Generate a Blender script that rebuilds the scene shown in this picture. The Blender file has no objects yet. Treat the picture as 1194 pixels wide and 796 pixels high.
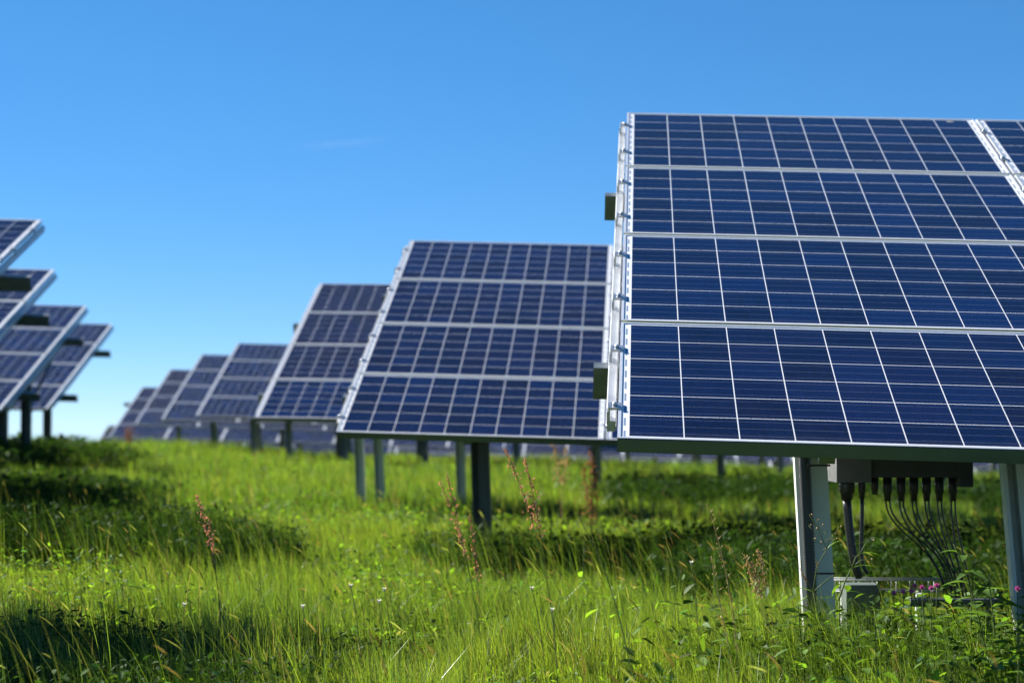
import bpy, math, random
import numpy as np
from mathutils import Vector, Matrix

SC = bpy.context.scene
COL = SC.collection
random.seed(7)
RNG = np.random.default_rng(11)

# ------------------------------------------------------------------ camera
CZ = 0.95                       # camera height above the near soil
FPX = 2231.4                    # focal length in pixels of the 1194 px wide photograph
PITCH = math.atan(102 / FPX)
cam_d = bpy.data.cameras.new("camera")
cam = bpy.data.objects.new("camera", cam_d)
COL.objects.link(cam)
cam.location = (0, 0, CZ)
cam.rotation_euler = (math.pi / 2 + PITCH, 0, 0)
cam_d.sensor_width = 36.0
cam_d.lens = 36.0 * FPX / 1194
cam_d.clip_start = 0.05
cam_d.clip_end = 20000
cam_d.dof.use_dof = True
cam_d.dof.focus_distance = 6.1
cam_d.dof.aperture_fstop = 3.3
SC.camera = cam

# ------------------------------------------------------------------ sky and sun
SUN = Vector((-1.1, 1.02, 1.0)).normalized()         # towards the sun: back left
EL = math.asin(SUN.z)
AZ = math.atan2(SUN.x, SUN.y)
world = bpy.data.worlds.new("World")
SC.world = world
world.use_nodes = True
wn = world.node_tree
sky = wn.nodes.new('ShaderNodeTexSky')
sky.sky_type = 'NISHITA'
sky.sun_disc = False
sky.sun_elevation = EL
sky.sun_rotation = AZ
sky.altitude = 3500
sky.air_density = 0.8
sky.dust_density = 0.0
sky.ozone_density = 8.0
# the photograph was taken through a polariser: deeper, more even blue
hs = wn.nodes.new('ShaderNodeHueSaturation')
hs.inputs['Saturation'].default_value = 1.32
hs.inputs['Value'].default_value = 1.0
gm = wn.nodes.new('ShaderNodeGamma')
gm.inputs[1].default_value = 0.65
wn.links.new(sky.outputs[0], gm.inputs[0])
wn.links.new(gm.outputs[0], hs.inputs['Color'])
wn.links.new(hs.outputs[0], wn.nodes['Background'].inputs[0])
wn.nodes['Background'].inputs[1].default_value = 0.088
sun_d = bpy.data.lights.new("sun", 'SUN')
sun_d.energy = 5.0
sun_d.angle = math.radians(0.53)
sun_d.color = (1.0, 0.95, 0.86)
sun = bpy.data.objects.new("sun", sun_d)
COL.objects.link(sun)
sun.rotation_euler = SUN.to_track_quat('Z', 'Y').to_euler()
sun.location = (-20, 20, 30)
vs = SC.view_settings
vs.view_transform = 'Standard'
vs.look = 'None'
vs.exposure = 1.6
vs.gamma = 1.0
vs.use_curve_mapping = False
SC.cycles.diffuse_bounces = 2

# ------------------------------------------------------------------ helpers
def at(px, py, Y):
    """photo pixel + distance -> world point"""
    c, s = math.cos(PITCH), math.sin(PITCH)
    a = (398 - py) / FPX
    k = Y / (c - a * s)
    return Vector(((px - 597) / FPX * k, Y, CZ + k * (s + a * c)))

_grid = np.random.default_rng(3).random((64, 64))
def vnoise(x, y, sc, ox=0.0):
    x = np.asarray(x, float) / sc + 31.7 + ox
    y = np.asarray(y, float) / sc + 17.3 + ox * 1.7
    xi = np.floor(x).astype(int); yi = np.floor(y).astype(int)
    fx = x - xi; fy = y - yi
    fx = fx * fx * (3 - 2 * fx); fy = fy * fy * (3 - 2 * fy)
    g = lambda a, b: _grid[a % 64, b % 64]
    return ((g(xi, yi) * (1 - fx) + g(xi + 1, yi) * fx) * (1 - fy) +
            (g(xi, yi + 1) * (1 - fx) + g(xi + 1, yi + 1) * fx) * fy)

_py = [-4000, -40, 0, 6, 20, 30, 38, 44, 52, 58, 64, 75, 90, 120, 300, 4000]
_pz = [0, 0, 0, 0, .05, .085, .10, .05, -.10, -.42, -.75, -1.5, -2.6, -4.6, -14, -150]
_fy = np.linspace(-10, 140, 601)
_fz = np.interp(_fy, _py, _pz)
_k = np.hanning(25); _k /= _k.sum()
_fz = np.convolve(np.pad(_fz, 12, mode='edge'), _k, mode='valid')
def ground(x, y):
    x = np.asarray(x, float); y = np.asarray(y, float)
    prof = np.where((y > -10) & (y < 140), np.interp(y, _fy, _fz), np.interp(y, _py, _pz))
    lat = -0.0285 * np.clip(x, -25, 40)
    sm = lambda t: np.clip(t, 0, 1) ** 2 * (3 - 2 * np.clip(t, 0, 1))
    prof = prof + .13 * sm((-x - 4.2) / 2.5) * sm((y - 17) / 6) * (1 - sm((y - 46) / 14))
    return prof + lat + 0.06 * (vnoise(x, y, 3.1) - .5) + 0.03 * (vnoise(x, y, 1.1, 5) - .5)
def gz(x, y):
    return float(ground(x, y))

def tag(o, label=None, cat=None, group=None, kind=None):
    if label: o['label'] = label
    if cat: o['category'] = cat
    if group: o['group'] = group
    if kind: o['kind'] = kind
    return o

def link(name, data, parent=None, m=None):
    o = bpy.data.objects.new(name, data)
    COL.objects.link(o)
    if parent is not None:
        o.parent = parent
    if m is not None:
        o.matrix_local = m
    return o

class MB:
    """collects shapes, builds ONE mesh"""
    def __init__(s):
        s.v = []; s.f = []; s.mi = []
        s.sm = []
    def add(s, vs, fs, mi=0, smooth=False):
        b = len(s.v)
        s.v += [tuple(v) for v in vs]
        s.f += [tuple(b + i for i in f) for f in fs]
        s.mi += [mi] * len(fs); s.sm += [smooth] * len(fs)
    def box(s, lo, hi, m=None, mi=0):
        x0, y0, z0 = lo; x1, y1, z1 = hi
        vs = [Vector(p) for p in ((x0,y0,z0),(x1,y0,z0),(x1,y1,z0),(x0,y1,z0),(x0,y0,z1),(x1,y0,z1),(x1,y1,z1),(x0,y1,z1))]
        if m is not None: vs = [m @ v for v in vs]
        s.add(vs, [(0,3,2,1),(4,5,6,7),(0,1,5,4),(1,2,6,5),(2,3,7,6),(3,0,4,7)], mi)
    def tube(s, pts, r, n=6, mi=0, cap=True):
        pts = [Vector(p) for p in pts]
        rr = r if hasattr(r, '__len__') else [r] * len(pts)
        vs = []; fs = []
        ref = Vector((0.31, 0.9, 0.2)).normalized()
        for i, p in enumerate(pts):
            t = (pts[min(i + 1, len(pts) - 1)] - pts[max(i - 1, 0)]).normalized()
            a = t.cross(ref)
            if a.length < 1e-4: a = t.cross(Vector((1, 0, 0)))
            a.normalize(); b = t.cross(a)
            for k in range(n):
                an = 2 * math.pi * k / n
                vs.append(p + (a * math.cos(an) + b * math.sin(an)) * rr[i])
        for i in range(len(pts) - 1):
            for k in range(n):
                k2 = (k + 1) % n
                fs.append((i*n+k, i*n+k2, (i+1)*n+k2, (i+1)*n+k))
        if cap:
            fs.append(tuple(reversed(range(n)))); fs.append(tuple((len(pts)-1)*n + k for k in range(n)))
        s.add(vs, fs, mi, True)
    def leaf(s, base, d, up, L, W, curl=0.3, mi=0, n=4):
        d = Vector(d).normalized(); up = Vector(up)
        side = d.cross(up)
        if side.length < 1e-4: side = d.cross(Vector((0.3, 1, 0)))
        side.normalize(); nrm = side.cross(d).normalized()
        vs = []; fs = []
        for i in range(n + 1):
            t = i / n
            w = W * .5 * (math.sin(math.pi * (t ** .8)) ** .85 if 0 < t < 1 else (.08 if t == 0 else 0.02))
            c = Vector(base) + d * (L * t) - nrm * (curl * L * t * t)
            vs += [c - side * w + nrm * w * .35, c, c + side * w + nrm * w * .35]
        for i in range(n):
            a = i * 3
            fs += [(a, a+1, a+4, a+3), (a+1, a+2, a+5, a+4)]
        s.add(vs, fs, mi, True)
    def blob(s, c, r, mi=0, squash=1.0):
        c = Vector(c)
        q = Matrix.Rotation(random.random() * 6.28, 3, 'Z') @ Matrix.Rotation(random.random() * 3, 3, 'X')
        vs = [q @ Vector(p) * r for p in ((1,0,0),(-1,0,0),(0,1,0),(0,-1,0),(0,0,squash),(0,0,-squash))]
        s.add([c + v for v in vs], [(0,2,4),(2,1,4),(1,3,4),(3,0,4),(2,0,5),(1,2,5),(3,1,5),(0,3,5)], mi, True)
    def seed(s, c, r):
        c = Vector(c)
        q = Matrix.Rotation(random.random() * 6.28, 3, 'Z') @ Matrix.Rotation(random.random() * 6.28, 3, 'X')
        for ax in ((1, 0, 0), (0, 1, 0)):
            a = q @ Vector(ax) * r; b = q @ Vector((0, 0, 1)) * r * 1.25
            s.add([c - b, c + a * .7, c + b, c - a * .7], [(0, 1, 2, 3)], 0, False)
    def mesh(s, name, mats):
        me = bpy.data.meshes.new(name)
        me.from_pydata(s.v, [], s.f)
        for m in (mats if isinstance(mats, (list, tuple)) else [mats]): me.materials.append(m)
        me.polygons.foreach_set('material_index', s.mi)
        me.polygons.foreach_set('use_smooth', s.sm)
        me.update()
        return me
    def build(s, name, mats, parent=None, m=None):
        return link(name, s.mesh(name, mats), parent, m)

def bevel(o, w, seg=2):
    b = o.modifiers.new('bevel', 'BEVEL'); b.width = w; b.segments = seg; b.limit_method = 'ANGLE'
    return o

# ------------------------------------------------------------------ materials
def mat(name):
    m = bpy.data.materials.new(name); m.use_nodes = True
    nt = m.node_tree
    return m, nt, nt.nodes['Principled BSDF']
def N(nt, t, **kw):
    n = nt.nodes.new(t)
    for k, v in kw.items(): setattr(n, k, v)
    return n
def MATH(nt, op, a, b=None, c=None):
    n = N(nt, 'ShaderNodeMath', operation=op)
    for i, v in enumerate((a, b, c)):
        if v is None: continue
        if isinstance(v, (int, float)): n.inputs[i].default_value = v
        else: nt.links.new(v, n.inputs[i])
    return n.outputs[0]
def MIX(nt, f, a, b):
    n = N(nt, 'ShaderNodeMix', data_type='RGBA')
    for i, v in ((0, f), (6, a), (7, b)):
        if isinstance(v, (int, float)): n.inputs[i].default_value = v
        elif isinstance(v, tuple): n.inputs[i].default_value = (*v, 1)
        else: nt.links.new(v, n.inputs[i])
    return n.outputs[2]

def metal(name, col, metallic, rough, var=0.25, scale=30):
    m, nt, p = mat(name)
    tc = N(nt, 'ShaderNodeTexCoord')
    no = N(nt, 'ShaderNodeTexNoise'); no.inputs['Scale'].default_value = scale; no.inputs['Detail'].default_value = 6
    nt.links.new(tc.outputs['Object'], no.inputs['Vector'])
    dark = tuple(c * (1 - var) for c in col)
    nt.links.new(MIX(nt, no.outputs[0], dark, col), p.inputs['Base Color'])
    r = MATH(nt, 'MULTIPLY_ADD', no.outputs[0], .25, rough - .12)
    nt.links.new(r, p.inputs['Roughness'])
    p.inputs['Metallic'].default_value = metallic
    return m

M_FRAME = metal('anodised_aluminium', (.84, .85, .86), .5, .36, .08, 18)
M_RAIL = metal('mill_aluminium', (.62, .64, .66), .7, .42, .2, 14)
M_STEEL = metal('galvanised_steel', (.74, .78, .77), .2, .46, .25, 22)
M_STEEL_DARK = metal('shade_darkened_steel', (.13, .145, .14), .4, .5, .4, 16)  # table shade on the posts put into the colour; ground rail shares it
M_STEEL_MID = metal('grey_steel', (.33, .36, .36), .3, .5, .35, 18)
M_PURLIN = metal('purlin_steel', (.30, .33, .33), .8, .38, .3, 22)
M_EDGE_SHADE = metal('painted_edge_shade', (.20, .24, .19), .7, .36, .15, 12)  # shade and grass reflection of the lower edges put into the colour
M_CLAMP = metal('clamp_metal', (.60, .62, .64), .8, .32, .25, 60)

def plain(name, col, rough, spec=.5):
    m, nt, p = mat(name)
    tc = N(nt, 'ShaderNodeTexCoord')
    no = N(nt, 'ShaderNodeTexNoise'); no.inputs['Scale'].default_value = 25; no.inputs['Detail'].default_value = 5
    nt.links.new(tc.outputs['Object'], no.inputs['Vector'])
    nt.links.new(MIX(nt, no.outputs[0], tuple(c * .75 for c in col), tuple(min(1, c * 1.2) for c in col)), p.inputs['Base Color'])
    p.inputs['Roughness'].default_value = rough
    p.inputs['Specular IOR Level'].default_value = spec
    return m
M_BLACK = plain('black_plastic', (.018, .018, .02), .42)
M_CABLE = plain('cable_sheath', (.022, .022, .024), .33)
M_CONDUIT = plain('conduit_plastic', (.055, .055, .058), .38)
M_BOX = plain('dark_grey_enclosure', (.035, .035, .037), .5)
M_PALEBOX = plain('pale_grey_cover', (.085, .085, .088), .5)
M_JBOX = plain('grey_green_cabinet', (.075, .10, .085), .6)

# --- photovoltaic glass: 10 x 6 polycrystalline cells, white back sheet between
PIT, MX, MY = .1585, .0325, .0195
def make_glass():
    m, nt, p = mat('photovoltaic_glass')
    tc = N(nt, 'ShaderNodeTexCoord')
    sep = N(nt, 'ShaderNodeSeparateXYZ'); nt.links.new(tc.outputs['Object'], sep.inputs[0])
    x, y = sep.outputs[0], sep.outputs[1]
    u = MATH(nt, 'DIVIDE', MATH(nt, 'SUBTRACT', x, MX), PIT)
    v = MATH(nt, 'DIVIDE', MATH(nt, 'SUBTRACT', y, MY), PIT)
    fu = MATH(nt, 'FRACT', u); fv = MATH(nt, 'FRACT', v)
    du = MATH(nt, 'ABSOLUTE', MATH(nt, 'SUBTRACT', fu, .5))
    dv = MATH(nt, 'ABSOLUTE', MATH(nt, 'SUBTRACT', fv, .5))
    gap = MATH(nt, 'MAXIMUM', MATH(nt, 'GREATER_THAN', du, .5 - .0098), MATH(nt, 'GREATER_THAN', dv, .5 - .0098))
    out = MATH(nt, 'MAXIMUM',
               MATH(nt, 'MAXIMUM', MATH(nt, 'LESS_THAN', u, 0.0), MATH(nt, 'GREATER_THAN', u, 10.0)),
               MATH(nt, 'MAXIMUM', MATH(nt, 'LESS_THAN', v, 0.0), MATH(nt, 'GREATER_THAN', v, 6.0)))
    white = MATH(nt, 'MAXIMUM', gap, out)
    # bus bars along the long side (three a cell)
    b3 = MATH(nt, 'FRACT', MATH(nt, 'MULTIPLY', fv, 3.0))
    bus = MATH(nt, 'GREATER_THAN', MATH(nt, 'SUBTRACT', .5, MATH(nt, 'ABSOLUTE', MATH(nt, 'SUBTRACT', b3, .5))), .485)
    # per-cell and per-module tint, crystal grains
    cell = N(nt, 'ShaderNodeCombineXYZ')
    nt.links.new(MATH(nt, 'FLOOR', u), cell.inputs[0]); nt.links.new(MATH(nt, 'FLOOR', v), cell.inputs[1])
    oi = N(nt, 'ShaderNodeObjectInfo')
    nt.links.new(MATH(nt, 'MULTIPLY', oi.outputs['Random'], 91.0), cell.inputs[2])
    wnz = N(nt, 'ShaderNodeTexWhiteNoise', noise_dimensions='3D'); nt.links.new(cell.outputs[0], wnz.inputs['Vector'])
    vor = N(nt, 'ShaderNodeTexVoronoi'); vor.inputs['Scale'].default_value = 110
    nt.links.new(tc.outputs['Object'], vor.inputs['Vector'])
    vs_ = N(nt, 'ShaderNodeSeparateColor'); nt.links.new(vor.outputs['Color'], vs_.inputs[0])
    grain = MATH(nt, 'ADD', MATH(nt, 'MULTIPLY', vs_.outputs[0], .42), MATH(nt, 'MULTIPLY', wnz.outputs['Color'] if False else MATH(nt, 'FRACT', MATH(nt, 'MULTIPLY', wnz.outputs['Value'], 7.31)), .58))
    # modules come in two hues of cell: bluer and more violet
    hsep = N(nt, 'ShaderNodeSeparateColor'); nt.links.new(oi.outputs['Color'], hsep.inputs[0])
    rnd = hsep.outputs[0]          # each module carries its own hue of cell
    rnd = MATH(nt, 'ADD', rnd, MATH(nt, 'MULTIPLY', MATH(nt, 'SUBTRACT', wnz.outputs['Value'], .5), .55))
    rnd = MATH(nt, 'MINIMUM', MATH(nt, 'MAXIMUM', rnd, 0.0), 1.0)
    base_a = MIX(nt, rnd, (.0006, .0050, .025), (.0030, .0040, .018))
    base_b = MIX(nt, rnd, (.0009, .0165, .086), (.0058, .0095, .047))
    cellc = MIX(nt, grain, base_a, base_b)
    cellc = MIX(nt, MATH(nt, 'MULTIPLY', bus, .5), cellc, (.17, .20, .27))
    # dark printed ticks in the margin of the short sides
    tick = MATH(nt, 'MULTIPLY',
                MATH(nt, 'MAXIMUM', MATH(nt, 'COMPARE', x, .0205, .0032), MATH(nt, 'COMPARE', x, 1.65 - .0205, .0032)),
                MATH(nt, 'LESS_THAN', MATH(nt, 'FRACT', MATH(nt, 'MULTIPLY', y, 10.3)), .62))
    backs = MIX(nt, tick, (.74, .75, .77), (.20, .27, .38))
    col = MIX(nt, white, cellc, backs)
    # thin even dust film
    dn = N(nt, 'ShaderNodeTexNoise'); dn.inputs['Scale'].default_value = 3.0; dn.inputs['Detail'].default_value = 7
    nt.links.new(tc.outputs['Object'], dn.inputs['Vector'])
    # dust film, a little thicker along the lower frame where rain leaves it
    low = MATH(nt, 'MULTIPLY', MATH(nt, 'MAXIMUM', MATH(nt, 'SUBTRACT', 1.0, MATH(nt, 'DIVIDE', y, .07)), 0.0), .07)
    dust = MATH(nt, 'MULTIPLY', dn.outputs[0], MATH(nt, 'ADD', low, .020))
    col = MIX(nt, dust, col, (.35, .35, .34))
    nt.links.new(col, p.inputs['Base Color'])
    p.inputs['Roughness'].default_value = .10
    p.inputs['IOR'].default_value = 1.17          # anti-reflective glass
    nt.links.new(MATH(nt, 'MULTIPLY_ADD', dn.outputs[0], .08, .05), p.inputs['Roughness'])
    return m
M_GLASS = make_glass()

def leafy(name, attr=True, col=(.08, .14, .02), trans=.5, tcol=(2.0, 1.9, .6), gloss=.06, rough=.32):
    m = bpy.data.materials.new(name); m.use_nodes = True
    nt = m.node_tree; nt.nodes.clear()
    out = N(nt, 'ShaderNodeOutputMaterial')
    if attr:
        a = N(nt, 'ShaderNodeAttribute', attribute_name='colour'); c = a.outputs['Color']
    else:
        oi = N(nt, 'ShaderNodeTexCoord')
        no = N(nt, 'ShaderNodeTexNoise'); no.inputs['Scale'].default_value = 18
        nt.links.new(oi.outputs['Object'], no.inputs['Vector'])
        c = MIX(nt, no.outputs[0], tuple(k * .6 for k in col), tuple(k * 1.4 for k in col))
    d = N(nt, 'ShaderNodeBsdfDiffuse'); nt.links.new(c, d.inputs[0])
    t = N(nt, 'ShaderNodeBsdfTranslucent')
    mul = N(nt, 'ShaderNodeMix', data_type='RGBA', blend_type='MULTIPLY'); mul.inputs[0].default_value = 1
    nt.links.new(c, mul.inputs[6]); mul.inputs[7].default_value = (*tcol, 1)
    nt.links.new(mul.outputs[2], t.inputs[0])
    g = N(nt, 'ShaderNodeBsdfGlossy'); g.inputs['Roughness'].default_value = rough
    g.inputs[0].default_value = (.8, .85, .8, 1)
    m1 = N(nt, 'ShaderNodeMixShader'); m1.inputs[0].default_value = trans
    nt.links.new(d.outputs[0], m1.inputs[1]); nt.links.new(t.outputs[0], m1.inputs[2])
    m2 = N(nt, 'ShaderNodeMixShader'); m2.inputs[0].default_value = gloss
    nt.links.new(m1.outputs[0], m2.inputs[1]); nt.links.new(g.outputs[0], m2.inputs[2])
    nt.links.new(m2.outputs[0], out.inputs[0])
    return m
M_GRASS = leafy('grass_blade', trans=.46, gloss=.05, rough=.42)
M_UNDER = leafy('undergrowth_leaf', trans=.35, tcol=(1.3, 1.3, .6), gloss=.010, rough=.6)
M_COVER = leafy('cover_leaf', gloss=.018, rough=.6)
M_LEAF = leafy('weed_leaf', False, (.075, .150, .030), .45, gloss=.04, rough=.45)
M_STEM = leafy('weed_stem', False, (.12, .16, .05), .25, gloss=.03, rough=.6)
M_DRY = leafy('dry_stalk', False, (.46, .34, .17), .35, (1.1, 1, .8))
M_SORREL = leafy('sorrel_seed', False, (.43, .25, .16), .45, (1.2, .9, .7))
M_DOCK = leafy('dock_seed', False, (.26, .15, .08), .4, (1.2, .9, .7))
M_PINK = leafy('pink_petal', False, (.55, .10, .32), .35, (1.1, .9, 1.0))
M_WHITE = leafy('white_petal', False, (.70, .68, .60), .35, (1, 1, .95))

# ------------------------------------------------------------------ ground
def make_ground():
    xs = np.unique(np.concatenate([np.linspace(-3000, -60, 14), np.linspace(-60, -12, 33), np.linspace(-12, 14, 105), np.linspace(14, 60, 33), np.linspace(60, 3000, 14)]))
    ys = np.unique(np.concatenate([np.linspace(-3000, -20, 12), np.linspace(-20, 0, 21), np.linspace(0, 45, 181), np.linspace(45, 130, 120), np.linspace(130, 3500, 20)]))
    X, Y = np.meshgrid(xs, ys); Z = ground(X, Y)
    nx, ny = len(xs), len(ys)
    v = np.stack([X, Y, Z], -1).reshape(-1, 3)
    i = (np.arange(ny - 1)[:, None] * nx + np.arange(nx - 1)).ravel()
    f = np.stack([i, i + 1, i + nx + 1, i + nx], 1)
    me = bpy.data.meshes.new('ground'); me.from_pydata(v.tolist(), [], f.tolist())
    me.polygons.foreach_set('use_smooth', [True] * len(f))
    m, nt, p = mat('meadow_soil')
    tc = N(nt, 'ShaderNodeTexCoord')
    n1 = N(nt, 'ShaderNodeTexNoise'); n1.inputs['Scale'].default_value = 1.3; n1.inputs['Detail'].default_value = 8
    nt.links.new(tc.outputs['Object'], n1.inputs['Vector'])
    nt.links.new(MIX(nt, n1.outputs[0], (.022, .032, .010), (.045, .070, .016)), p.inputs['Base Color'])
    p.inputs['Roughness'].default_value = .95
    me.materials.append(m)
    o = link('ground', me); tag(o, kind='structure')
make_ground()

# ------------------------------------------------------------------ solar tables
MW, MH, GX, GY = 1.65, .99, .012, .02
PX = MW + GX                                        # column pitch
SL = 4 * MH + 3 * GY                                # slope length
TILT, YAW, LAT = .39566, .057, .0285

def module_meshes():
    b = MB()                                        # frame: lip 11 mm wide, 38 mm deep
    w, d0, d1 = .0095, -.038, .0015
    b.box((0, 0, d0), (MW, w, d1)); b.box((0, MH - w, d0), (MW, MH, d1))
    b.box((0, w, d0), (w, MH - w, d1)); b.box((MW - w, w, d0), (MW, MH - w, d1))
    b.mi[2] = 1                                     # lower outer face: shade and grass reflection as colour
    fr = b.mesh('module_frame', [M_FRAME, M_EDGE_SHADE])
    b = MB(); b.box((w, w, -0.0015), (MW - w, MH - w, -.001))
    gl = b.mesh('glass', M_GLASS)
    b = MB(); b.box((.5 * MW - .09, MH - .2, -.030), (.5 * MW + .09, MH - .1, -.0065))
    jb = b.mesh('junction_box', M_BLACK)
    return fr, gl, jb
ME_FRAME, ME_GLASS, ME_JB = module_meshes()

def clamp_mesh():
    b = MB()
    b.box((-.030, -.022, -0.0015), (.012, .022, .0055))       # top plate over the frame lip
    b.box((-.030, -.022, -.040), (-.024, .022, -0.0015))      # outer leg
    b.tube([(-.010, 0, .0055), (-.010, 0, .014)], .0075, 6)  # bolt head
    b.box((-.034, -.012, -.052), (-.0305, .012, -.012))
    return b.mesh('clamp', M_CLAMP)
def midclamp_mesh():
    b = MB()
    b.box((-.018, -.022, .0018), (.018, .022, .0055))
    b.tube([(0, 0, .0055), (0, 0, .014)], .0075, 6)
    return b.mesh('clamp', M_CLAMP)
ME_CLAMP, ME_MID = clamp_mesh(), midclamp_mesh()

def rail_mesh(inner=False):
    b = MB()
    w = .0125
    b.box((-w, .22, -.072), (w, SL - .03, -.0385))
    b.box((-w - .004, .26, -.0780), (w + .004, SL - .06, -.0723))
    return b.mesh('rail', M_RAIL)
ME_RAIL = rail_mesh()

def post_mesh(M_STEEL):
    """open steel profile: narrow lip on the left, recess, broad face on the right"""
    b = MB(); t = .004; H = 1.0
    b.box((-.066, -.036, 0), (-.066 + t, .040, H))              # left flange
    b.box((-.066 + t, -.036, 0), (-.050, -.036 + t, H))         # lip
    b.box((-.066 + t, .036, 0), (-.014, .040, H))               # web of the recess
    b.box((-.014, -.034, 0), (-.014 + t, .040, H))              # step
    b.box((-.014, -.038, 0), (.062, -.034, H))                  # broad front face
    b.box((.058, -.034, 0), (.062, .044, H))                    # right flange
    return b.mesh('post', M_STEEL)
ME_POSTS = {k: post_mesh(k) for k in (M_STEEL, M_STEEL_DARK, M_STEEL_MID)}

HR = random.Random(5)
def table(O, ncol, side, posts, label, group, protr=.08, detail=2, lean=(), lat=LAT, braces=True, hues=None, steel=None, pscale=1.0):
    """O: lowest aisle-end corner relative to the camera; side +1: columns go right, -1: left"""
    O = Vector((O[0], O[1], O[2] + CZ))
    u = Vector((math.cos(YAW), -math.sin(YAW), -lat)).normalized()
    v = Vector((math.sin(YAW) * math.cos(TILT), math.cos(YAW) * math.cos(TILT), math.sin(TILT)))
    v = (v - u * v.dot(u)).normalized()
    n = u.cross(v)
    R = Matrix((u, v, n)).transposed().to_4x4()
    F = Matrix.Translation(O) @ R
    mid = F @ Vector((side * ncol * PX / 2, 1.6, 0))
    root = bpy.data.objects.new('solar_table', None); COL.objects.link(root)
    root.empty_display_size = .3
    root.location = (mid.x, mid.y, gz(mid.x, mid.y))
    tag(root, label, 'solar array', group)
    Ri = Matrix.Translation(-root.location)
    loc = lambda m: Ri @ m
    x_of = lambda i: i * PX if side > 0 else -(i + 1) * PX + GX
    for i in range(ncol):
        for j in range(4):
            m = F @ Matrix.Translation((x_of(i), j * (MH + GY), 0))
            fo = link('solar_panel', ME_FRAME, root, loc(m))
            g = link('glass', ME_GLASS, fo, Matrix.Identity(4))
            h = hues[j] if hues else HR.random()
            g.color = (min(1, max(0, h + HR.uniform(-.12, .12))), 0, 0, 1)
            if detail > 1: link('junction_box', ME_JB, fo, Matrix.Identity(4))
    # rails run up the slope under the short sides; clamps sit on them
    for i in range(ncol + 1):
        x = (-.020 if i == 0 else i * PX - GX / 2) if side > 0 else (.020 if i == 0 else -i * PX + GX / 2)
        if i == ncol: x = x + side * (.019 + GX / 2) if False else (ncol * PX - GX + .019 if side > 0 else -(ncol * PX - GX) - .019)
        link('rail', ME_RAIL, root, loc(F @ Matrix.Translation((x, 0, 0))))
        if detail > 1 and i <= 2:
            for j in range(4):
                for fr in (.24, .74):
                    y = j * (MH + GY) + fr * MH
                    if i == 0:
                        m = F @ Matrix.Translation((0, y, 0))
                        if side < 0: m = m @ Matrix.Rotation(math.pi, 4, 'Z')
                        link('clamp', ME_CLAMP, root, loc(m))
                    elif i < ncol:
                        link('clamp', ME_MID, root, loc(F @ Matrix.Translation((x, y, 0))))
    # purlins across, sticking out at the aisle end
    L = ncol * PX
    for s in (.83, 2.90):
        b = MB(); a0, a1 = (-protr, L + .05) if side > 0 else (-L - .05, protr)
        t = .003
        b.box((a0, s - .026, -.200), (a1, s - .026 + t, -.098))
        b.box((a0, s - .026, -.098), (a1, s + .028, -.098 + t))
        b.box((a0, s - .026, -.200 - t), (a1, s + .028, -.200))
        b.box((a0, s - .024, -.095 + .0002), (a1, s + .020, -.0942))
        b.build('purlin', M_PURLIN, root, loc(F))
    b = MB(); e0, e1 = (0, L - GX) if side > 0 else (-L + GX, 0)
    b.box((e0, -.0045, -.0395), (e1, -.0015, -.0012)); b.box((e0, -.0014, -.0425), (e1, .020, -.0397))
    b.build('edge_shade_strip', M_EDGE_SHADE, root, loc(F))  # added strip that paints the lower edge's shade and grass reflection
    # posts with a sloping beam on top and a brace
    for k, px in enumerate(posts):
        top = F @ Vector((px, 1.50, -.203))
        beam = MB(); beam.box((px - .025, .55, -.300), (px + .025, 3.15, -.2035))
        beam.build('support_beam', M_PURLIN, root, loc(F))
        tilt = lean[k] if k < len(lean) else .03
        d = Vector((tilt, 0, -1)).normalized()
        head = F @ Vector((px, 1.50, -.255))
        gzz = gz(head.x, head.y) - .15
        H = head.z - gzz
        base = head + d * H
        ax = -d
        xx = Vector((1, -YAW, 0)); xx = (xx - ax * xx.dot(ax)).normalized(); yy = ax.cross(xx)
        Rm = Matrix((xx, yy, ax)).transposed().to_4x4()
        m = Matrix.Translation(base) @ Rm @ Matrix.Diagonal((pscale, pscale, H, 1))
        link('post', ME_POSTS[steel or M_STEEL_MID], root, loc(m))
        if braces:
            b = MB()
            p0 = base.lerp(head, .72) + Vector((0, .045, 0)); p1 = F @ Vector((px, 2.75, -.30))
            b.tube([Ri @ p0, Ri @ p1], .022, 8)
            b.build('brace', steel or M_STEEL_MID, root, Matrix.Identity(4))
    return root, F

GR, GL_, GF = 'solar tables right of the grass aisle', 'solar tables left of the grass aisle', 'distant solar tables down the far slope'
T1, F1 = table((.3009, 5.474, -.026), 3, 1, (.662, 1.39, 2.9, 4.3), 'nearest and largest solar table, sharp at the right, a dark inverter box under it', GR, .085, 2, (.05, .075, .05, .05), hues=(.3, -.1, -.05, .1), steel=M_STEEL, pscale=.9)
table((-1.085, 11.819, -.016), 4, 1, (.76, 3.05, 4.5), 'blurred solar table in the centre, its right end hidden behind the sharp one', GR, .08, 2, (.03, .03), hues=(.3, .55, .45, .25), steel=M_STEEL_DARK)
table((-2.431, 18.096, .111), 4, 1, (.76, .95, 1.80, 5.4), 'third solar table from the right, partly behind the centre table, its lowest row bluest', GR, .12, 1, (.04, .05, .03), lat=.016, hues=(-.2, .9, .8, .95), steel=M_STEEL, pscale=.74)
table((.0, 24.3, .06), 5, 1, (1.02, 3.95, 6.65), 'solar table hidden behind the centre one, only its posts showing', GR, .1, 1)
table((.6, 30.5, .07), 5, 1, (2.75, 4.05, 6.4), 'solar table farther back behind the centre and nearest ones, only its post feet showing', GR, .1, 1)
table((-6.02, 36.5, .255), 5, 1, (.8, 1.5, 2.6, 4.2, 6.0), 'solar table with the largest face among the five receding ones left of centre', GR, .1, 1, hues=(0, .1, 0, .05))
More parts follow.
